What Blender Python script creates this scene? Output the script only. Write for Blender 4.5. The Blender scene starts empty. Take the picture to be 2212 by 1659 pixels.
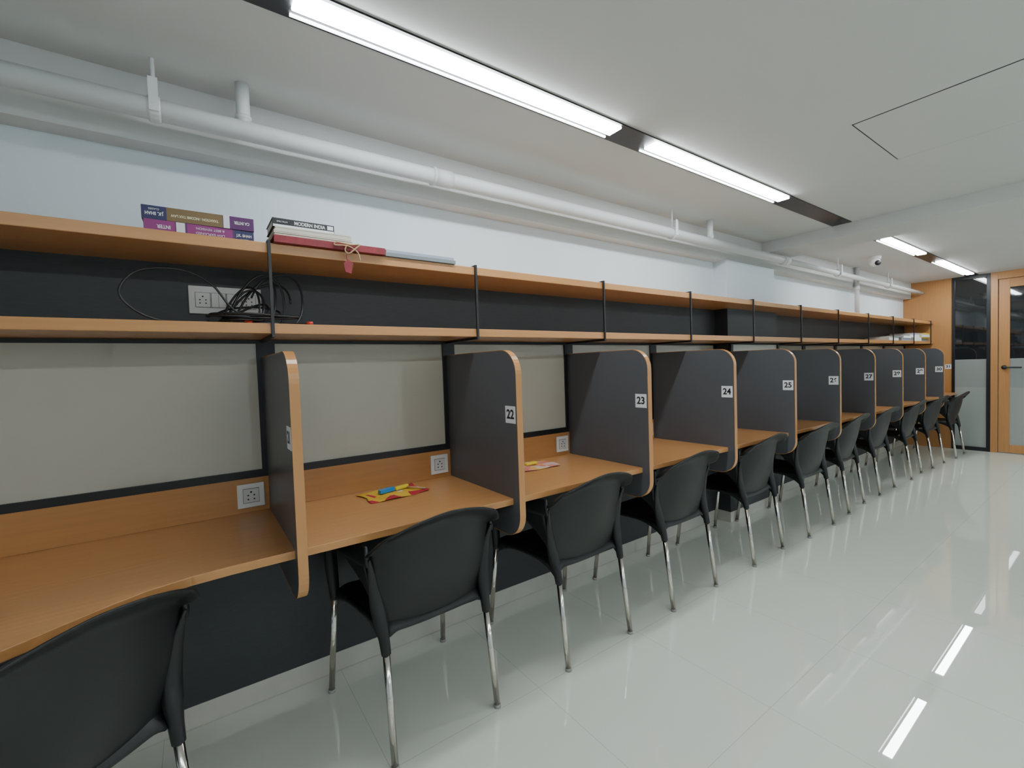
import bpy, bmesh, math, random
from mathutils import Vector, Matrix
random.seed(4)
COL = bpy.context.scene.collection
PI = math.pi
# ------------------------------------------------------------------ layout
H = 1.267; WY = 1.995; DY = 1.445; PY = 1.403; SY = 1.681; XE = 8.23; ZC = 2.262
X0 = 0.232; D = 0.791
def PX(k): return X0 + D*(k-21)
# ------------------------------------------------------------------ materials
def mat(name, col, rough=.5, metal=0, noise=0, nscale=8, stretch=(1,1,1), bump=0, bscale=200, emit=None, coat=0, spec=None):
    m = bpy.data.materials.new(name); m.use_nodes = True
    nt = m.node_tree; b = nt.nodes['Principled BSDF']
    b.inputs['Base Color'].default_value = (*col, 1)
    b.inputs['Roughness'].default_value = rough
    b.inputs['Metallic'].default_value = metal
    if spec is not None: b.inputs['Specular IOR Level'].default_value = spec
    if coat: b.inputs['Coat Weight'].default_value = coat; b.inputs['Coat Roughness'].default_value = .1
    if emit:
        b.inputs['Emission Color'].default_value = (*emit[0], 1); b.inputs['Emission Strength'].default_value = emit[1]
    tc = nt.nodes.new('ShaderNodeTexCoord')
    if noise:
        mp = nt.nodes.new('ShaderNodeMapping'); mp.inputs['Scale'].default_value = stretch
        n = nt.nodes.new('ShaderNodeTexNoise'); n.inputs['Scale'].default_value = nscale; n.inputs['Detail'].default_value = 5
        r = nt.nodes.new('ShaderNodeValToRGB')
        r.color_ramp.elements[0].position = .3; r.color_ramp.elements[1].position = .7
        r.color_ramp.elements[0].color = (*[c*(1-noise) for c in col], 1)
        r.color_ramp.elements[1].color = (*[min(1, c*(1+noise)) for c in col], 1)
        nt.links.new(tc.outputs['Object'], mp.inputs[0]); nt.links.new(mp.outputs[0], n.inputs['Vector'])
        nt.links.new(n.outputs['Fac'], r.inputs[0]); nt.links.new(r.outputs[0], b.inputs['Base Color'])
    if bump:
        n2 = nt.nodes.new('ShaderNodeTexNoise'); n2.inputs['Scale'].default_value = bscale
        bp = nt.nodes.new('ShaderNodeBump'); bp.inputs['Strength'].default_value = bump; bp.inputs['Distance'].default_value = .001
        nt.links.new(tc.outputs['Object'], n2.inputs['Vector']); nt.links.new(n2.outputs['Fac'], bp.inputs['Height'])
        nt.links.new(bp.outputs[0], b.inputs['Normal'])
    return m
WOODC = (.47, .222, .078)
M = dict(
 wood=mat('wood_laminate', WOODC, .28, noise=.07, nscale=3, stretch=(1.2, 26, 26)),
 wood_v=mat('wood_laminate_vertical', WOODC, .34, noise=.07, nscale=3, stretch=(26, 26, 1.2)),
 edge=mat('wood_edge_band', (.48, .225, .08), .26),
 gray=mat('charcoal_laminate', (.085, .088, .098), .36, noise=.03, nscale=60, stretch=(2, 2, 12)),
 dark=mat('dark_panel', (.026, .029, .033), .5, noise=.12, nscale=30, stretch=(1, 4, 10)),
 black=mat('black_metal', (.008, .008, .010), .4),
 cream=mat('cream_board', (.48, .445, .37), .07, noise=.02, nscale=3),
 wall=mat('white_wall', (.70, .775, .83), .7, bump=.1, bscale=60),
 ceil=mat('ceiling_paint', (.62, .62, .61), .8, bump=.1, bscale=60),
 pipe=mat('white_pipe', (.64, .65, .65), .5),
 base=mat('baseboard_tile', (.50, .48, .42), .25, noise=.05),
 plastic=mat('black_plastic', (.0085, .0095, .0100), .44, bump=.25, bscale=500, spec=.4),
 chrome=mat('chrome', (.62, .58, .53), .16, metal=1),
 rubber=mat('grey_rubber', (.30, .29, .27), .6),
 white=mat('white_plastic', (.74, .73, .71), .3),
 white2=mat('white_module', (.62, .61, .60), .35),
 sticker=mat('sticker_paper', (.74, .74, .77), .6),
 ink=mat('black_ink', (.01, .01, .012), .6),
 lamp=mat('lamp_diffuser', (1, 1, 1), .5, emit=((.90, .97, 1.0), 52)),
 slotglow=mat('slot_reflection_glow', (1, 1, 1), .5, emit=((.90, .97, 1.0), 8)),  # weak emission painted in as the bright line on the slot side
 purple=mat('purple_cover', (.085, .014, .10), .35), magenta=mat('magenta_cover', (.22, .018, .15), .35),
 navy=mat('navy_cover', (.02, .02, .085), .35), brown=mat('gold_brown_cover', (.16, .10, .04), .4),
 pages=mat('book_pages', (.55, .52, .43), .8, noise=.15, nscale=4, stretch=(1, 1, 120)),
 red=mat('red_folder', (.20, .012, .02), .5, noise=.2, nscale=40), redb=mat('red_plastic', (.6, .04, .02), .4),
 blue=mat('blue_plastic', (.02, .22, .50), .4), yellow=mat('yellow_plastic', (.75, .55, .03), .4),
 string=mat('jute_string', (.45, .30, .16), .8), bluegray=mat('pale_blue_cover', (.30, .33, .42), .4),
 graycov=mat('grey_cover', (.17, .19, .20), .5),
 gold=mat('gold_text', (.62, .56, .38), .4), txtw=mat('white_print', (.62, .62, .64), .5),
)
def floor_mat():
    m = bpy.data.materials.new('glossy_floor_tile'); m.use_nodes = True; nt = m.node_tree; b = nt.nodes['Principled BSDF']
    g = nt.nodes.new('ShaderNodeNewGeometry'); s = nt.nodes.new('ShaderNodeSeparateXYZ'); nt.links.new(g.outputs['Position'], s.inputs[0])
    def mth(op, a, bb=None):
        n = nt.nodes.new('ShaderNodeMath'); n.operation = op
        for i, v in enumerate((a, bb)):
            if v is None: continue
            if isinstance(v, (int, float)): n.inputs[i].default_value = v
            else: nt.links.new(v, n.inputs[i])
        return n.outputs[0]
    def line(c, off):
        f = mth('FRACT', mth('DIVIDE', mth('ADD', c, 60.3-off), .6))
        return mth('LESS_THAN', mth('ABSOLUTE', mth('SUBTRACT', f, .5)), .0016)
    l = mth('MAXIMUM', line(s.outputs[0], 1.655), line(s.outputs[1], .779))
    n = nt.nodes.new('ShaderNodeTexNoise'); n.inputs['Scale'].default_value = 1.2
    nt.links.new(g.outputs['Position'], n.inputs['Vector'])
    r = nt.nodes.new('ShaderNodeValToRGB'); r.color_ramp.elements[0].color = (.68, .715, .62, 1); r.color_ramp.elements[1].color = (.73, .76, .67, 1)
    nt.links.new(n.outputs['Fac'], r.inputs[0])
    mx = nt.nodes.new('ShaderNodeMix'); mx.data_type = 'RGBA'
    nt.links.new(l, mx.inputs[0]); nt.links.new(r.outputs[0], mx.inputs[6]); mx.inputs[7].default_value = (.48, .50, .44, 1)
    nt.links.new(mx.outputs[2], b.inputs['Base Color'])
    b.inputs['Roughness'].default_value = .01; b.inputs['IOR'].default_value = 2.2
    return m
def glass_mat():
    m = bpy.data.materials.new('dark_reflective_glass'); m.use_nodes = True; nt = m.node_tree; b = nt.nodes['Principled BSDF']
    g = nt.nodes.new('ShaderNodeNewGeometry'); s = nt.nodes.new('ShaderNodeSeparateXYZ'); nt.links.new(g.outputs['Position'], s.inputs[0])
    r = nt.nodes.new('ShaderNodeValToRGB'); r.color_ramp.interpolation = 'CONSTANT'
    e = r.color_ramp.elements
    e[0].color = (.33, .35, .33, 1); e[1].position = .52; e[1].color = (.012, .014, .016, 1)
    e2 = e.new(.36); e2.color = (.28, .30, .29, 1)
    d = nt.nodes.new('ShaderNodeMath'); d.operation = 'DIVIDE'; d.inputs[1].default_value = 2.262
    nt.links.new(s.outputs[2], d.inputs[0]); nt.links.new(d.outputs[0], r.inputs[0]); nt.links.new(r.outputs[0], b.inputs['Base Color'])
    b.inputs['Roughness'].default_value = .03; b.inputs['IOR'].default_value = 1.8
    return m
M['floor'] = floor_mat(); M['glass'] = glass_mat()
def cloth_mat(name, cols, scale):
    m = bpy.data.materials.new(name); m.use_nodes = True; nt = m.node_tree; b = nt.nodes['Principled BSDF']
    tc = nt.nodes.new('ShaderNodeTexCoord'); v = nt.nodes.new('ShaderNodeTexVoronoi'); v.inputs['Scale'].default_value = scale
    r = nt.nodes.new('ShaderNodeValToRGB'); r.color_ramp.interpolation = 'CONSTANT'
    for i, c in enumerate(cols):
        p = i/len(cols)
        if i < 2: el = r.color_ramp.elements[i]; el.position = p
        else: el = r.color_ramp.elements.new(p)
        el.color = (*c, 1)
    sp = nt.nodes.new('ShaderNodeSeparateColor')
    nt.links.new(tc.outputs['Object'], v.inputs['Vector']); nt.links.new(v.outputs['Color'], sp.inputs[0])
    nt.links.new(sp.outputs[0], r.inputs[0]); nt.links.new(r.outputs[0], b.inputs['Base Color']); b.inputs['Roughness'].default_value = .9
    return m
M['cloth1'] = cloth_mat('yellow_red_cloth', [(.62, .36, .02), (.62, .38, .03), (.40, .02, .03), (.6, .56, .5), (.62, .36, .02), (.62, .34, .02), (.40, .015, .03)], 14)
M['cloth2'] = cloth_mat('pink_cloth', [(.60, .20, .15), (.52, .40, .34), (.62, .34, .08), (.55, .26, .20), (.60, .18, .14)], 26)
# ------------------------------------------------------------------ mesh helpers
class MB:
    def __init__(s): s.bm = bmesh.new()
    def box(s, x0, x1, y0, y1, z0, z1, mtx=None):
        c = [(x, y, z) for x in (x0, x1) for y in (y0, y1) for z in (z0, z1)]
        v = [s.bm.verts.new((mtx @ Vector(p)) if mtx else p) for p in c]
        for f in ((0,1,3,2), (4,6,7,5), (0,4,5,1), (2,3,7,6), (0,2,6,4), (1,5,7,3)): s.bm.faces.new([v[i] for i in f])
        return s
    def prism(s, pts, fn, a, b):
        A = [s.bm.verts.new(fn(p, a)) for p in pts]; B = [s.bm.verts.new(fn(p, b)) for p in pts]
        s.bm.faces.new(A); s.bm.faces.new(B[::-1]); n = len(pts)
        for i in range(n): s.bm.faces.new([A[i], B[i], B[(i+1) % n], A[(i+1) % n]])
        return s
    def sweep(s, pts, rad, n=12, ell=(1, 1), sub=6, up=(0, 0, 1), caps=True):
        P = [Vector(p) for p in pts]
        if not isinstance(rad, (list, tuple)): rad = [rad]*len(P)
        E = ell if isinstance(ell, list) else [ell]*len(P)
        Q, R, EE = [], [], []
        if sub > 1 and len(P) > 2:
            for i in range(len(P)-1):
                p0, p1, p2, p3 = P[max(i-1, 0)], P[i], P[i+1], P[min(i+2, len(P)-1)]
                for j in range(sub):
                    t = j/sub
                    Q.append(.5*((2*p1)+(p2-p0)*t+(2*p0-5*p1+4*p2-p3)*t*t+(3*p1-p0-3*p2+p3)*t**3)); R.append(rad[i]*(1-t)+rad[i+1]*t)
                    EE.append((E[i][0]*(1-t)+E[i+1][0]*t, E[i][1]*(1-t)+E[i+1][1]*t))
            Q.append(P[-1]); R.append(rad[-1]); EE.append(E[-1])
        else: Q, R, EE = P, list(rad), E
        prev = None; rings = []
        for i, q in enumerate(Q):
            t = (Q[min(i+1, len(Q)-1)]-Q[max(i-1, 0)]).normalized()
            if prev is None:
                u = Vector(up); 
                if abs(u.dot(t)) > .95: u = Vector((0, 1, 0))
                a = (u-t*u.dot(t)).normalized()
            else: a = (prev-t*prev.dot(t)).normalized()
            prev = a; b = t.cross(a)
            rings.append([s.bm.verts.new(q+a*math.cos(k*2*PI/n)*R[i]*EE[i][0]+b*math.sin(k*2*PI/n)*R[i]*EE[i][1]) for k in range(n)])
        for i in range(len(rings)-1):
            for k in range(n): s.bm.faces.new([rings[i][k], rings[i][(k+1) % n], rings[i+1][(k+1) % n], rings[i+1][k]])
        if caps: s.bm.faces.new(rings[0][::-1]); s.bm.faces.new(rings[-1])
        return s
    def cyl(s, p, q, r, n=20, r2=None): return s.sweep([p, q], [r, r if r2 is None else r2], n=n, sub=1)
    def grid(s, f, nu, nv):
        g = [[s.bm.verts.new(f(i/nu, j/nv)) for i in range(nu+1)] for j in range(nv+1)]
        for j in range(nv):
            for i in range(nu): s.bm.faces.new([g[j][i], g[j][i+1], g[j+1][i+1], g[j+1][i]])
        return s
    def sphere(s, c, r, sc=(1, 1, 1)):
        bmesh.ops.create_uvsphere(s.bm, u_segments=24, v_segments=14, radius=r, matrix=Matrix.Translation(c) @ Matrix.Diagonal((*sc, 1)))
        return s
    def build(s, name, m, parent=None, bevel=0, smooth=False, solid=0, subd=0, seg=2):
        bmesh.ops.recalc_face_normals(s.bm, faces=s.bm.faces[:])
        me = bpy.data.meshes.new(name); s.bm.to_mesh(me); s.bm.free(); me.materials.append(m)
        if smooth:
            for p in me.polygons: p.use_smooth = True
        o = bpy.data.objects.new(name, me); COL.objects.link(o)
        if parent: o.parent = parent
        if solid: md = o.modifiers.new('solid', 'SOLIDIFY'); md.thickness = solid; md.offset = 0
        if subd: md = o.modifiers.new('sub', 'SUBSURF'); md.levels = subd; md.render_levels = subd
        if bevel: md = o.modifiers.new('bevel', 'BEVEL'); md.width = bevel; md.segments = seg; md.limit_method = 'ANGLE'
        return o
def tag(o, label, cat, group=None):
    o['label'] = label; o['category'] = cat
    if group: o['group'] = group
    return o
def empty(name, loc, label, cat, group=None, rz=0):
    o = bpy.data.objects.new(name, None); COL.objects.link(o); o.location = loc; o.rotation_euler = (0, 0, rz); o.empty_display_size = .05
    return tag(o, label, cat, group)
def struct(o): o['kind'] = 'structure'; return o
def copy_tree(o, parent=None):
    c = o.copy(); COL.objects.link(c)
    if parent: c.parent = parent
    for ch in list(o.children): copy_tree(ch, c)
    return c
def text(name, body, size, loc, right, up, m, parent=None, offset=0.0, xs=1.0):
    cu = bpy.data.curves.new(name, 'FONT'); cu.body = body; cu.size = size; cu.align_x = 'CENTER'; cu.align_y = 'CENTER'; cu.offset = offset; cu.extrude = .0003
    t = bpy.data.objects.new('tmp', cu); COL.objects.link(t)
    bpy.context.view_layer.update()
    me = bpy.data.meshes.new_from_object(t.evaluated_get(bpy.context.evaluated_depsgraph_get()))
    bpy.data.objects.remove(t)
    R = Vector(right); U = Vector(up); N = R.cross(U)
    mx = Matrix(((R.x*xs, U.x, N.x, loc[0]), (R.y*xs, U.y, N.y, loc[1]), (R.z*xs, U.z, N.z, loc[2]), (0, 0, 0, 1)))
    me.transform(mx); me.materials.clear(); me.materials.append(m); me.name = name
    o = bpy.data.objects.new(name, me); COL.objects.link(o)
    if parent: o.parent = parent
    return o
# ------------------------------------------------------------------ room shell
XB = -2.0; YR = -3.6; YG = 1.495
struct(MB().box(XB, XE+.1, YR, WY+.1, -.1, 0).build('floor', M['floor']))
struct(MB().box(XB, XE+.1, YR, WY+.1, ZC, ZC+.1).build('ceiling', M['ceil']))
struct(MB().box(XB, XE+.1, WY, WY+.1, 0, ZC).build('wall_left', M['wall']))
struct(MB().box(XB, XE+.1, YR-.1, YR, 0, ZC).build('wall_right', M['wall']))
struct(MB().box(XB-.1, XB, YR, WY, 0, ZC).build('wall_back', M['wall']))
wall_end = struct(MB().box(XE, XE+.1, YG, WY, 0, ZC).build('wall_end', M['wood_v']))
struct(MB().box(XE, XE+.1, YR, .10, 0, ZC).build('wall_far', M['wall']))
struct(MB().box(XB, XE, 1.91, WY, 2.05, ZC).build('trim_1', M['ceil']))            # beam along wall
struct(MB().box(4.01, 4.39, YR, 1.91, 2.173, ZC).build('trim_2', M['ceil']))       # cross beam
struct(MB().box(3.40, 4.17, 1.885, WY, 0, 2.05).build('wall_column', M['wall']))
struct(MB().box(XB, XE, WY-.012, WY, 0.0, .08).box(3.385, 4.185, 1.872, WY-.012, 0, .08).build('baseboard_left', M['base'], bevel=.002))
struct(MB().box(XB, XE, WY-.010, WY, .08, .72).box(3.39, 4.18, 1.876, WY-.01, .08, .72).box(3.39, 4.18, 1.876, WY-.01, .88, 1.408).build('trim_3', M['dark']))
# glazed panel beside the door
w = struct(MB().box(XE-.01, XE+.04, YG, YG-.03, 0, ZC).box(XE-.01, XE+.04, 1.175, 1.138, 0, ZC).box(XE-.01, XE+.04, 1.175, YG-.03, 0, .05)
    .box(XE-.01, XE+.04, 1.175, YG-.03, ZC-.045, ZC).build('window_1', M['black'], bevel=.002))
MB().box(XE+.005, XE+.015, 1.175, YG-.03, .05, ZC-.045).build('pane', M['glass'], w)
d = struct(MB().box(XE-.015, XE+.06, 1.075, 1.138, 0, ZC).box(XE-.015, XE+.06, .10, .16, 0, ZC).box(XE-.015, XE+.06, .16, 1.075, ZC-.09, ZC).build('door_1', M['wood_v'], bevel=.003))
MB().box(XE, XE+.04, .975, 1.07, .01, ZC-.095).box(XE, XE+.04, .165, .26, .01, ZC-.095).box(XE, XE+.04, .26, .975, .01, .11).box(XE, XE+.04, .26, .975, ZC-.20, ZC-.095).build('door_leaf', M['wood_v'], d, bevel=.003)
MB().box(XE+.014, XE+.026, .26, .975, .11, ZC-.20).build('pane', M['glass'], d)
MB().cyl((XE, 1.02, 1.075), (XE-.012, 1.02, 1.075), .026).cyl((XE-.01, 1.02, 1.075), (XE-.05, 1.02, 1.075), .009).sweep([(XE-.05, 1.03, 1.075), (XE-.05, .95, 1.075), (XE-.05, .87, 1.072)], .010).build('handle', M['black'], d, smooth=True)
# ceiling hatch
h = empty('ceiling_hatch', (2.66, .435, ZC), 'square access hatch outlined by a thin dark gap in ceiling', 'hatch')
MB().box(-.306, .306, -.306, .306, -.0012, 0).build('gap', M['black'], h)
MB().box(-.301, .301, -.301, .301, -.0025, -.0005).build('panel', M['ceil'], h)
# ------------------------------------------------------------------ lights
def channel(x0, x1, y, label, segs, vis=True):
    t = empty('linear_ceiling_light', (x0, y, ZC), label, 'ceiling light', 'linear ceiling lights')
    MB().box(0, x1-x0, -.060, .062, -.006, 0).build('housing', M['black'], t)
    for a, b in segs:
        MB().box(a-x0, b-x0, -.050, .018, -.016, -.006).build('diffuser', M['lamp'], t, bevel=.003)
        MB().box(a-x0, b-x0, .040, .047, -.012, -.006).build('reflection_glow', M['slotglow'], t)  # glowing strip stands in for the lamp's reflection on the slot side
    return t
LY = 1.32
channel(-1.95, 3.99, LY, 'long recessed strip light above the nearer desks, before the beam', [(.26, 1.50), (1.73, 3.02)])
channel(4.40, 8.18, LY-.02, 'far recessed strip light between the ceiling beam and the end wall', [(4.82, 5.89), (6.54, 7.98)])
for y, nm in ((-1.0, 'second'), (-2.7, 'added third fill')):  # last row is unseen fill, added to lighten the shadows
    channel(-1.95, 3.99, y, nm+' strip light over the open floor, before the beam', [(-1.2, .03), (.26, 1.50), (1.73, 3.02)][(1 if y < -2 else 0):])
    channel(4.40, 8.18, y, nm+' strip light over the open floor, beyond the beam', [(4.82, 5.89), (6.54, 7.98)])
# ------------------------------------------------------------------ pipe
YP = 1.79; ZP = 2.107; RP = .032
p = empty('ceiling_pipe', (0, YP, ZP), 'long white pipe running under the ceiling along the left wall', 'pipe')
MB().cyl((XB, 0, 0), (4.16, 0, 0), RP, 28).cyl((4.16, 0, 0), (XE-.02, 0, 0), RP*.75, 28).build('pipe_run', M['pipe'], p, smooth=True)
for x in (.93, 4.16):
    MB().cyl((x-.04, 0, 0), (x+.04, 0, 0), RP+.004, 28).cyl((x-.052, 0, 0), (x-.04, 0, 0), RP+.007, 28).build('coupling', M['pipe'], p, smooth=True)
for x in (.18, 3.02):
    MB().cyl((x, 0, 0), (x, 0, ZC-ZP), .021, 20).cyl((x, 0, .035), (x, 0, .046), .025, 20).build('branch_pipe', M['pipe'], p, smooth=True)
for x in (-.06, 2.58, 5.3, 6.81):
    m_ = MB().cyl((x, 0, RP), (x, 0, ZC-ZP), .006, 10)
    m_.sweep([(x, math.cos(a*PI/8)*(RP+.003), math.sin(a*PI/8)*(RP+.003)) for a in range(17)], .004, n=8, ell=(1, 4), sub=1, up=(0, 1, 0))
    m_.box(x-.012, x+.012, -RP-.006, -RP-.002, -.02, .08).build('hanger', M['pipe'], p)
v = MB().cyl((0, 0, 0), (0, 0, ZC-1.71), .022, 18).cyl((0, 0, .30), (0, 0, .34), .028, 18).build('drain_pipe', M['pipe'], smooth=True)
v.location = (6.1, 1.88, 1.709); tag(v, 'white vertical pipe dropping from ceiling to the far upper shelf', 'pipe')
# ------------------------------------------------------------------ cctv
c = empty('security_camera', (5.61, 1.58, ZC), 'small white dome security camera on the ceiling beyond the beam', 'camera')
MB().cyl((0, 0, -.03), (0, 0, 0), .05, 28, .055).build('mount', M['white'], c, smooth=True, bevel=.003)
MB().sphere((0, 0, -.055), .046).build('ball', M['white'], c, smooth=True)
MB().cyl((-.018, -.022, -.065), (-.036, -.038, -.075), .024, 20).build('lens', M['black'], c, smooth=True)
# ------------------------------------------------------------------ worktop
wt = empty('study_worktop', (0, WY-.012, .75), 'long honey wood worktop running through all the study bays', 'desk')
front = [(-1.0, 1.10), (-.75, 1.12), (-.55, 1.165), (-.43, 1.225), (-.305, 1.30), (-.2, 1.37), (-.12, 1.413), (-.03, 1.437), (.06, 1.444), (.16, 1.445)]
pts = front + [(XE-.002, 1.445), (XE-.002, WY-.012), (4.20, WY-.012), (4.20, 1.874), (3.37, 1.874), (3.37, WY-.012), (-1.0, WY-.012)]
MB().prism(pts, lambda q, z: (q[0], q[1]-WY+.012, z), -.025, 0).build('tabletop', M['wood'], wt, bevel=.002)
MB().box(-1.0, 3.37, -.008, -.0, .0005, .13).box(4.20, XE-.002, -.008, -.0, .0005, .13).box(3.37, 4.20, -.129, -.121, .0005, .13).build('backsplash', M['wood'], wt)
# ------------------------------------------------------------------ shelf
sh = empty('wall_shelf', (0, WY, 1.408), 'two tier wooden wall shelf with dark back panel above the desks', 'shelf')
sd = WY-SY
MB().box(-1.0, XE-.001, -sd, -.001, .266, .300).build('upper_board', M['wood'], sh, bevel=.002)
MB().box(-1.0, XE-.001, -sd, -.001, 0, .034).build('lower_board', M['wood'], sh, bevel=.002)
MB().box(-1.0, XE-.001, -.012, -.001, .034, .266).box(3.39, 4.18, -.118, -.012, .034, .266).build('back_panel', M['dark'], sh)
for k in range(21, 32):
    x = PX(k)-.01 if k < 31 else 8.1
    MB().box(x-.005, x+.005, -sd-.010, -sd-.001, -.012, .308).box(x-.005, x+.005, -sd-.002, -.01, -.012, -.001).box(x-.005, x+.005, -sd-.002, -sd+.05, .301, .308).build('bracket', M['black'], sh, bevel=.001)
# ------------------------------------------------------------------ boards, sockets, partitions
def socket(parent_name, x, y, label):
    t = empty('power_socket', (x, y, .815), label, 'socket', 'desk power sockets')
    MB().box(-.045, .045, -.008, 0, -.045, .045).build('plate', M['white'], t, bevel=.002)
    md = MB().box(-.026, .026, -.011, -.007, -.026, .026).build('module', M['white2'], t, bevel=.001)
    hm = MB()
    hm.box(-.027, .027, -.0087, -.0075, -.0275, .0275)
    hm.build('module_gap', M['black'], t)
    for a, b, r in ((0, .014, .0035), (-.010, .002, .003), (.010, .002, .003), (-.010, -.013, .003), (.010, -.013, .003)): MB().cyl((a, -.0105, b), (a, -.0118, b), r, 10).build('pin_hole', M['black'], md)
z0, z1, yf, r = .595, 1.338, PY, .095
def arc(cy, cz, a0, a1, n=10): return [(cy+r*math.cos(a0+(a1-a0)*i/n), cz+r*math.sin(a0+(a1-a0)*i/n)) for i in range(n+1)]
outline = [(WY-.02, z0)] + arc(yf+r, z0+r, -PI/2, -PI) + arc(yf+r, z1-r, PI, PI/2) + [(WY-.02, z1)]
T = .013
for k in range(21, 32):
    xr = PX(k) if k < 31 else XE-.001; xl = PX(k-1)
    yb = WY if k != 26 else 1.876
    b = empty('framed_board', ((xl+xr)/2, yb-.001, .88), f'cream panel board in black frame at the desk left of the number {k} sticker', 'board', 'cream boards above the desks')
    hw = (xr-xl)/2; fw = .032; zt = 1.407-.88
    MB().box(-hw, hw, -.02, 0, 0, .028).box(-hw, hw, -.02, 0, zt-.014, zt).box(-hw, -hw+fw, -.02, 0, .028, zt-.014).box(hw-fw, hw, -.02, 0, .028, zt-.014).build('frame', M['black'], b)
    MB().box(-hw+fw, hw-fw, -.010, -.002, .028, zt-.014).build('panel', M['cream'], b)
    socket('s', xr-.075, (WY-.020) if k != 26 else 1.854, f'white square power socket on the backsplash left of the number {k} sticker')
    if k < 31:
        t = empty('desk_partition', (xr, PY, z0), f'charcoal desk partition with wood edge carrying the number {k}', 'partition', 'desk partitions')
        MB().prism([(y+(.0012 if y < WY-.1 else 0), z) for y, z in outline], lambda q, x: Vector((x, q[0]-PY, q[1]-z0)), -T, T).build('panel', M['gray'], t)
        e = MB(); n = len(outline); off = []
        for i in range(n):
            a = Vector(outline[max(i-1, 0)]); c2 = Vector(outline[min(i+1, n-1)]); tt = (c2-a).normalized(); nn = Vector((tt.y, -tt.x))
            pnt = Vector(outline[i]); cen = Vector((1.75, 1.0))
            if nn.dot(pnt-cen) < 0: nn = -nn
            off.append(pnt+nn*.0025)
        inn = [Vector(o_) for o_ in outline]
        def lv(p2, x): return e.bm.verts.new((x, p2[0]-PY, p2[1]-z0))
        rows = [[lv(q, x) for q in arr] for arr, x in ((inn, -T-.0008), (off, -T-.0008), (off, T+.0008), (inn, T+.0008))]
        for a in range(4):
            for i in range(n-1): e.bm.faces.new([rows[a][i], rows[a][i+1], rows[(a+1) % 4][i+1], rows[(a+1) % 4][i]])
        e.build('edge_band', M['edge'], t)
        s_ = MB().box(-T-.0012, -T-.0002, .008, .076, 1.050-z0, 1.118-z0).build('number_sticker', M['sticker'], t)
        text('number', str(k), .050, (-T-.0014, .042, 1.084-z0), (0, -1, 0), (0, 0, 1), M['ink'], s_, offset=.0014, xs=1.0)
s_ = MB().box(XE-.0012, XE-.0002, 1.499, 1.561, 1.064, 1.126).build('number_sticker', M['sticker'], wall_end)
text('number', '31', .048, (XE-.0015, 1.53, 1.095), (0, -1, 0), (0, 0, 1), M['ink'], s_, offset=.0014, xs=1.0)
# ------------------------------------------------------------------ big switch board in the niche
t = empty('switch_board', (.112, WY-.013, 1.550), 'wide white switch and socket plate on the dark back panel of shelf', 'switchboard')
MB().box(-.114, .114, -.009, 0, -.050, .050).build('plate', M['white2'], t, bevel=.002)
for i, x in enumerate((-.072, -.024, .024, .072)):
    md = MB().box(x-.022, x+.022, -.013, -.008, -.026, .026).build('module', M['white2'], t, bevel=.001)
    MB().box(x-.0232, x+.0232, -.0098, -.0085, -.0272, .0272).build('module_gap', M['black'], t)
    if i == 1: MB().box(x-.0005, x+.0005, -.0137, -.0125, -.026, .026).build('rocker_gap', M['black'], md)
    else:
        for a, b, r_ in ((0, .012, .003), (-.009, 0, .0026), (.009, 0, .0026), (-.009, -.012, .0026), (.009, -.012, .0026)): MB().cyl((x+a, -.0125, b), (x+a, -.0137, b), r_, 8).build('pin_hole', M['black'], md)
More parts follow.
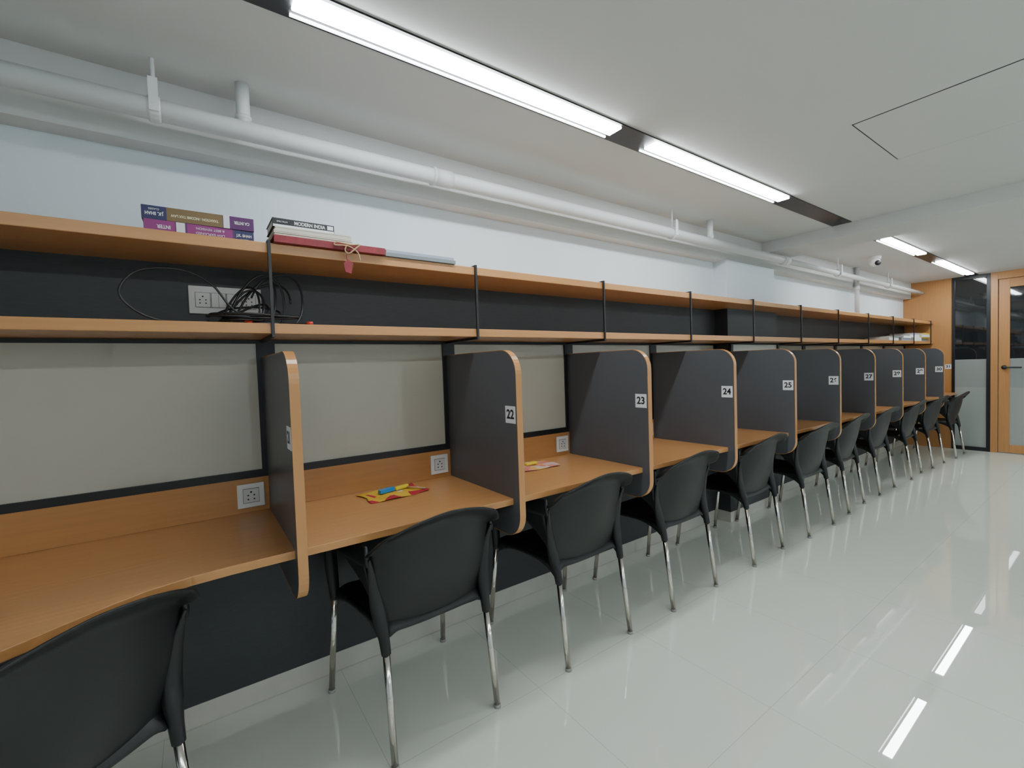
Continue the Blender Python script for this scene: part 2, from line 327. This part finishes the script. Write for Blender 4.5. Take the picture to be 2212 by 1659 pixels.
# ------------------------------------------------------------------ chair
def make_chair():
    t = bpy.data.objects.new('plastic_chair', None); COL.objects.link(t)
    def back(u, v_):
        s = 2*u-1; tt = v_
        hwid = .194+.060*tt**.85
        zt = .804-.078*abs(s)**2.2-.030*max(0, abs(s)-.85)/.15
        z = .408+tt*(zt-.408)
        y = -.180-.092*tt+.070*s*s*(.3+.7*tt)+.040*abs(s)**6*tt
        y -= .016*math.sin(tt*PI)*(1-s*s)
        if tt > .88: y -= .7*(tt-.88)**1.3*(1+.7*abs(s))
        return (s*hwid, y, z)
    MB().grid(back, 28, 24).build('backrest', M['plastic'], t, smooth=True, solid=.009, subd=1)
    def seat(u, v_):
        s = 2*u-1
        hwid = .184+.038*math.sin(min(1, v_*1.3)*PI/2)
        y = -.196+.426*v_
        z = .436-.018*(1-s*s)*math.sin(v_*PI)+.010*abs(s)**3
        if v_ > .85: z -= (v_-.85)**1.5*.5
        if v_ < .08: z -= (.08-v_)*.45
        if abs(s) > .86: z -= (abs(s)-.86)*.16
        return (s*hwid, y, z)
    MB().grid(seat, 22, 24).build('seat', M['plastic'], t, smooth=True, solid=.018, subd=1)
    for s in (-1, 1):
        MB().sweep([(s*.243, -.195, .680), (s*.252, -.12, .674), (s*.260, -.02, .660), (s*.261, .09, .645), (s*.256, .160, .605), (s*.247, .187, .52), (s*.240, .193, .44), (s*.238, .20, .395)],
                   [.011, .013, .014, .015, .017, .018, .017, .0155], ell=[(3.2, .7), (2.6, .7), (1.4, 1.0), (.9, 1.4), (1, 1.3), (1, 1.3), (1, 1.15), (1, 1)], up=(0, 0, 1)).build('armrest', M['plastic'], t, smooth=True)
        def wing(u, v_):      # shell side flowing from the back edge down into seat and arm
            y = -.175+.23*u
            za = .678-.022*u; zb = .43+.215*min(1, u*1.05)**.55
            z = za+(zb-za)*v_
            x = .250+.010*u-(.045*(1-u)*v_)
            return (s*x, y, z)
        MB().grid(wing, 12, 10).build('side_wing', M['plastic'], t, smooth=True, solid=.008)
        ap = MB(); pr = []
        for i in range(13):
            q = i/12; y = -.20+.40*q; zt = .437; zb = .425-.065*(abs(2*q-1)**3)
            pr.append((y, zt, zb))
        rows = []
        for i in range(13):
            a = pr[i]; x0 = s*.198+s*.035*(i/12)
            rows.append((ap.bm.verts.new((x0, a[0], a[1])), ap.bm.verts.new((x0, a[0], a[2]))))
        for i in range(12): ap.bm.faces.new([rows[i][0], rows[i+1][0], rows[i+1][1], rows[i][1]])
        ap.build('apron', M['plastic'], t, smooth=True, solid=.014)
        MB().sweep([(s*.238, -.198, .670), (s*.227, -.184, .61), (s*.213, -.176, .52), (s*.204, -.184, .45), (s*.200, -.196, .40), (s*.1985, -.206, .35)],
                   [.004, .009, .015, .020, .018, .0155], ell=[(1, 1), (.8, 1.6), (.9, 1.6), (1, 1.25), (1, 1), (1, 1)], up=(0, 1, 0)).build('rear_post', M['plastic'], t, smooth=True)
        for (top, bot) in (((s*.238, .198, .41), (s*.252, .245, .004)), ((s*.198, -.203, .37), (s*.203, -.252, .004))):
            T_, B_ = Vector(top), Vector(bot)
            lg = MB().cyl(T_, B_, .0118, 18, .0112).build('leg', M['chrome'], t, smooth=True)
            MB().cyl(B_+(T_-B_)*.02, (B_.x, B_.y, 0), .0130, 16, .0135).build('rubber_foot', M['rubber'], lg, smooth=True)
    return t
ch = make_chair()
chairs = [(21, -.355, 1.458, 35), (22, .655, 1.635, 3), (23, 1.41, 1.638, 2), (24, 2.14, 1.638, 1), (25, 2.95, 1.638, 2), (26, 3.70, 1.61, -1), (27, 4.45, 1.635, 3), (28, 5.23, 1.635, 0), (29, 6.08, 1.62, 2), (30, 6.85, 1.60, -2), (31, 7.64, 1.56, 0)]
for i, (k, x, y, a) in enumerate(chairs):
    o = ch if i == 0 else copy_tree(ch)
    o.location = (x, y, 0); o.rotation_euler = (0, 0, math.radians(a))
    tag(o, 'black moulded plastic armchair with steel legs, ' + ('nearest the end wall' if k == 31 else f'left of the number {k} sticker'), 'chair', 'study chairs along the desks')
# ------------------------------------------------------------------ books on the upper shelf
ZS = 1.7085
def book(name, x, y, z, L, W, Th, cover, label, rz=0, group=None):
    t = empty(name, (x, y, z), label, 'book', group, rz)
    MB().box(0, L, 0, .003, 0, Th).box(0, L, .003, W, 0, .0025).box(0, L, .003, W, Th-.0025, Th).build('cover', cover, t, bevel=.0008)
    MB().box(.003, L-.003, .003, W-.004, .0025, Th-.0025).build('pages', M['pages'], t)
    return t
def band(t, name, x0, x1, Th, m_, d=.0006): return MB().box(x0, x1, -d, 0, .0005, Th-.0005).build(name, m_, t)
g = 'thick tax textbooks on the upper shelf'
b2 = book('textbook', -.100, 1.715, ZS, .285, .20, .038, M['purple'], 'purple textbook with pale spine text, lower of the two stacked', .02, g)
band(b2, 'spine_patch', .001, .075, .038, M['magenta']); band(b2, 'spine_patch', .105, .225, .038, M['magenta'], .0004); band(b2, 'spine_patch', .23, .284, .038, M['navy'])
band(b2, 'spine_patch', .078, .100, .038, M['txtw'], .0009)
text('spine_text', 'INTER', .015, (.048, -.0008, .019), (-1, 0, 0), (0, 0, -1), M['txtw'], b2, offset=.0004, xs=.8)
text('spine_text', 'J.K. SHAH', .012, (.257, -.0010, .021), (1, 0, 0), (0, 0, 1), M['txtw'], b2, offset=.0003, xs=.85)
text('spine_text', 'CLASSES', .006, (.257, -.0010, .008), (1, 0, 0), (0, 0, 1), M['txtw'], b2)
text('spine_text', 'LAW EXPLAINED', .010, (.165, -.0010, .013), (-1, 0, 0), (0, 0, -1), M['txtw'], b2)
text('spine_text', '& BEST REVISION', .010, (.165, -.0010, .027), (-1, 0, 0), (0, 0, -1), M['txtw'], b2)
b1 = book('textbook', -.104, 1.72, ZS+.0385, .29, .20, .041, M['purple'], 'purple and gold income tax textbook lying on top of another', -.015, g)
band(b1, 'spine_patch', .001, .06, .041, M['navy']); band(b1, 'spine_patch', .06, .203, .041, M['brown']); band(b1, 'spine_patch', .205, .222, .041, M['txtw'])
text('spine_text', 'J.K. SHAH', .013, (.03, -.0010, .018), (-1, 0, 0), (0, 0, -1), M['txtw'], b1, offset=.0004, xs=.8)
text('spine_text', 'CLASSES', .007, (.03, -.0010, .031), (-1, 0, 0), (0, 0, -1), M['txtw'], b1)
text('spine_text', 'TAXATION : INCOME TAX LAW', .0105, (.131, -.0010, .018), (-1, 0, 0), (0, 0, -1), M['gold'], b1, offset=.0003, xs=.8)
text('spine_text', 'CA INTER', .013, (.256, -.0010, .022), (-1, 0, 0), (0, 0, -1), M['txtw'], b1, offset=.0004, xs=.75)
# red folder, paper stack, history book
rf = empty('red_folder', (.236, 1.660, ZS), 'red cloth folder tied with string under a pile of papers', 'folder')
MB().box(0, .375, 0, .25, 0, .003).box(0, .375, 0, .25, .021, .0245).box(0, .375, .24, .25, .003, .021).box(0, .375, 0, .002, .002, .022).build('cover', M['red'], rf, bevel=.001)
MB().box(.01, .36, .006, .24, .003, .021).build('papers', M['pages'], rf)
MB().sweep([(.24, .03, .025), (.235, -.003, .022), (.225, -.006, .0), (.235, -.012, -.014), (.262, -.012, .008), (.275, -.010, .022), (.25, -.006, .020), (.225, -.008, .021), (.195, -.010, .022), (.190, -.008, .012), (.235, -.006, .014), (.268, -.010, -.006), (.275, -.012, -.035)], .0024, n=8).build('string', M['string'], rf, smooth=True)
MB().sweep([(.236, -.006, .0), (.228, -.010, -.025), (.232, -.010, -.045)], [.0015, .0015, .002], n=8).prism([(.216, -.05), (.232, -.035), (.250, -.046), (.242, -.085), (.222, -.08)], lambda q, y: (q[0], y, q[1]), -.012, -.008).build('tassel', M['red'], rf)
ps = empty('paper_pile', (.240, 1.69, ZS+.0250), 'pile of white paper booklets between red folder and black book', 'papers')
mb = MB()
for i in range(8):
    a = random.uniform(0, .008); mb.box(a, .262+a-.004*i*.5, abs(a)*.8, .20, i*.0048, i*.0048+.0042)
mb.build('sheets', M['pages'], ps)
mi = book('history_book', .240, 1.705, ZS+.0250+.0385, .20, .15, .030, M['ink'], 'black and white history book topping the paper pile', 0)
band(mi, 'spine_patch', .055, .172, .030, M['ink'], .0004); band(mi, 'spine_patch', .002, .198, .009, M['sticker'], .0006)
MB().box(.176, .196, -.0008, 0, .012, .026).build('publisher_mark', M['sticker'], mi)
text('spine_text', 'MODERN INDIA', .0165, (.118, -.0012, .018), (1, 0, 0), (0, 0, 1), M['txtw'], mi, offset=.0005, xs=.85)
text('spine_text', 'SPECTRUM', .007, (.030, -.0012, .018), (1, 0, 0), (0, 0, 1), M['txtw'], mi)
g = 'thin magazines at the right of the shelf pile'
for i, (x, L, m_, th, lb) in enumerate(((.615, .30, 'graycov', .014, 'grey notebook under the pale blue magazine on the upper shelf'), (.620, .29, 'bluegray', .012, 'pale blue magazine on top of the grey notebook'))):
    bk = book('magazine', x, 1.672+.004*i, ZS+.0145*i, L, .21, th, M[m_], lb, 0, g)
# files in the far lower niche
Z2 = 1.4425
g = 'paper files in the far lower niche'
cfg = [(6.50, .34, 'sticker', .035, 0), (6.92, .36, 'bluegray', .03, 0), (7.36, .34, 'sticker', .045, 0), (7.75, .34, 'graycov', .035, 0),
  (6.62, .34, 'graycov', .02, .0355), (6.97, .29, 'sticker', .03, .0305), (7.28, .40, 'sticker', .035, .0455), (7.70, .38, 'yellow', .016, .0355), (7.72, .36, 'sticker', .035, .052), (7.38, .28, 'bluegray', .02, .081), (7.82, .30, 'yellow', .02, .0875)]
names = ['white paper file at the near end of the far niche files', 'blue grey file low in the far niche beside white files', 'white file at the base of the second pile from end wall', 'grey file at the base of the pile nearest the end wall',
 'grey file on the nearest white file of the far niche', 'white file on top of the low blue grey file', 'white file stacked crookedly in the middle of the second pile', 'thin yellow file inside the pile by the end wall', 'white file above the thin yellow one by the end wall', 'blue grey file topping the second pile from end wall', 'yellow file topping the pile nearest the end wall']
for i, (x, L, m_, th, z) in enumerate(cfg):
    bk = book('paper_file', x, 1.70-.008*(i % 3), Z2+z, L, .23, th, M[m_], names[i], 0, g)
# ------------------------------------------------------------------ cable tangle
pts = []
for i in range(150):
    a = i*2*PI/16; w_ = math.sin(i*.13)
    rx = .095+.035*math.sin(i*.071+1); ry = .05+.02*w_
    cx = .175+.04*math.sin(i*.09)
    lift = .5+.5*math.sin(i*.045+.5)
    z = Z2+.006+.0003*i*(1-lift)+lift*max(0, math.sin(a+.6))*.19
    pts.append((cx+rx*math.cos(a), 1.80+ry*math.sin(a)*(1-.3*lift), z))
cab = empty('black_cable', (0, 0, 0), 'tangled coil of black cable with red plugs on lower shelf', 'cable')
MB().sweep(pts, .0037, n=6, sub=3).build('coil', M['black'], cab, smooth=True)
MB().sweep([(.05, 1.78, Z2+.01), (-.06, 1.75, Z2+.004), (-.13, 1.73, Z2+.03), (-.165, 1.72, Z2+.085), (-.12, 1.73, Z2+.15), (-.02, 1.74, Z2+.165), (.06, 1.76, Z2+.13), (.12, 1.77, Z2+.05), (.2, 1.78, Z2+.01), (.27, 1.74, Z2+.006), (.335, 1.715, Z2+.006)], .0035, n=8).build('loop', M['black'], cab, smooth=True)
MB().sweep([(.335, 1.715, Z2+.006), (.352, 1.705, Z2+.006)], .006, n=10, sub=1).build('plug', M['redb'], cab, smooth=True)
MB().sweep([(.15, 1.76, Z2+.008), (.17, 1.75, Z2+.008)], .006, n=10, sub=1).build('plug', M['redb'], cab, smooth=True)
# ------------------------------------------------------------------ cloths and stationery
def cloth(name, x, y, w_, d_, rz, m_, label, seed):
    rnd = random.Random(seed); ph = [rnd.uniform(0, 6) for _ in range(6)]
    def f(u, v_):
        X = (u-.5)*w_*(1+.06*math.sin(v_*7+ph[0])); Y = (v_-.5)*d_*(1+.07*math.sin(u*6+ph[1]))
        return (X, Y, .0035+.003*math.sin(u*9+ph[2]+v_*3)*math.sin(v_*8+ph[3]))
    o = MB().grid(f, 30, 24).build(name, m_, smooth=True, solid=.0012); o.location = (x, y, .7505); o.rotation_euler = (0, 0, rz)
    return tag(o, label, 'cloth')
cloth('folded_cloth', .67, 1.85, .25, .17, .1, M['cloth1'], 'small yellow and red cloth on the desk between partitions 21 and 22', 1)
cloth('folded_cloth', 1.42, 1.85, .26, .17, -.1, M['cloth2'], 'pinkish printed cloth on the desk right of partition 22', 2)
o = MB().box(-.035, .035, -.011, .011, 0, .016).build('eraser_box', M['blue'], bevel=.002); o.location = (.645, 1.86, .758); o.rotation_euler[2] = .25
tag(o, 'small blue eraser box on the yellow and red cloth', 'eraser')
o = MB().box(-.035, .035, -.011, .011, 0, .014).build('marker', M['yellow'], bevel=.004); o.location = (.715, 1.872, .758); o.rotation_euler[2] = .35
tag(o, 'yellow highlighter lying beside the blue eraser box on cloth', 'marker')
o = MB().cyl((-.05, 0, .004), (.05, 0, .004), .004, 10).build('pencil', M['string'], smooth=True); o.location = (.765, 1.84, .757); o.rotation_euler[2] = 2.2
tag(o, 'tan pencil crossing the right corner of yellow cloth', 'pencil')
o = MB().box(-.04, .04, -.011, .011, 0, .013).build('marker', M['yellow'], bevel=.004); o.location = (1.42, 1.86, .758); o.rotation_euler[2] = .1
tag(o, 'yellow highlighter on the pinkish cloth right of partition 22', 'marker')
# ------------------------------------------------------------------ world + camera
wd = bpy.data.worlds.new('world'); bpy.context.scene.world = wd; wd.use_nodes = True
wd.node_tree.nodes['Background'].inputs[0].default_value = (.5, .52, .55, 1); wd.node_tree.nodes['Background'].inputs[1].default_value = .3
F_PX = 970; TH = math.atan2(1371.6, F_PX); PITCH = math.atan(34.3/970); RHO = .033
f = Vector((math.cos(TH)*math.cos(PITCH), math.sin(TH)*math.cos(PITCH), -math.sin(PITCH)))
r0 = Vector((math.sin(TH), -math.cos(TH), 0)); up0 = r0.cross(f)
R = r0*math.cos(RHO)-up0*math.sin(RHO); U = up0*math.cos(RHO)+r0*math.sin(RHO)
cd = bpy.data.cameras.new('camera'); cam = bpy.data.objects.new('camera', cd); COL.objects.link(cam)
cd.sensor_width = 36; cd.lens = F_PX/2212*36; cd.clip_start = .02
cam.matrix_world = Matrix(((R.x, U.x, -f.x, 0), (R.y, U.y, -f.y, 0), (R.z, U.z, -f.z, H), (0, 0, 0, 1)))
bpy.context.scene.camera = cam
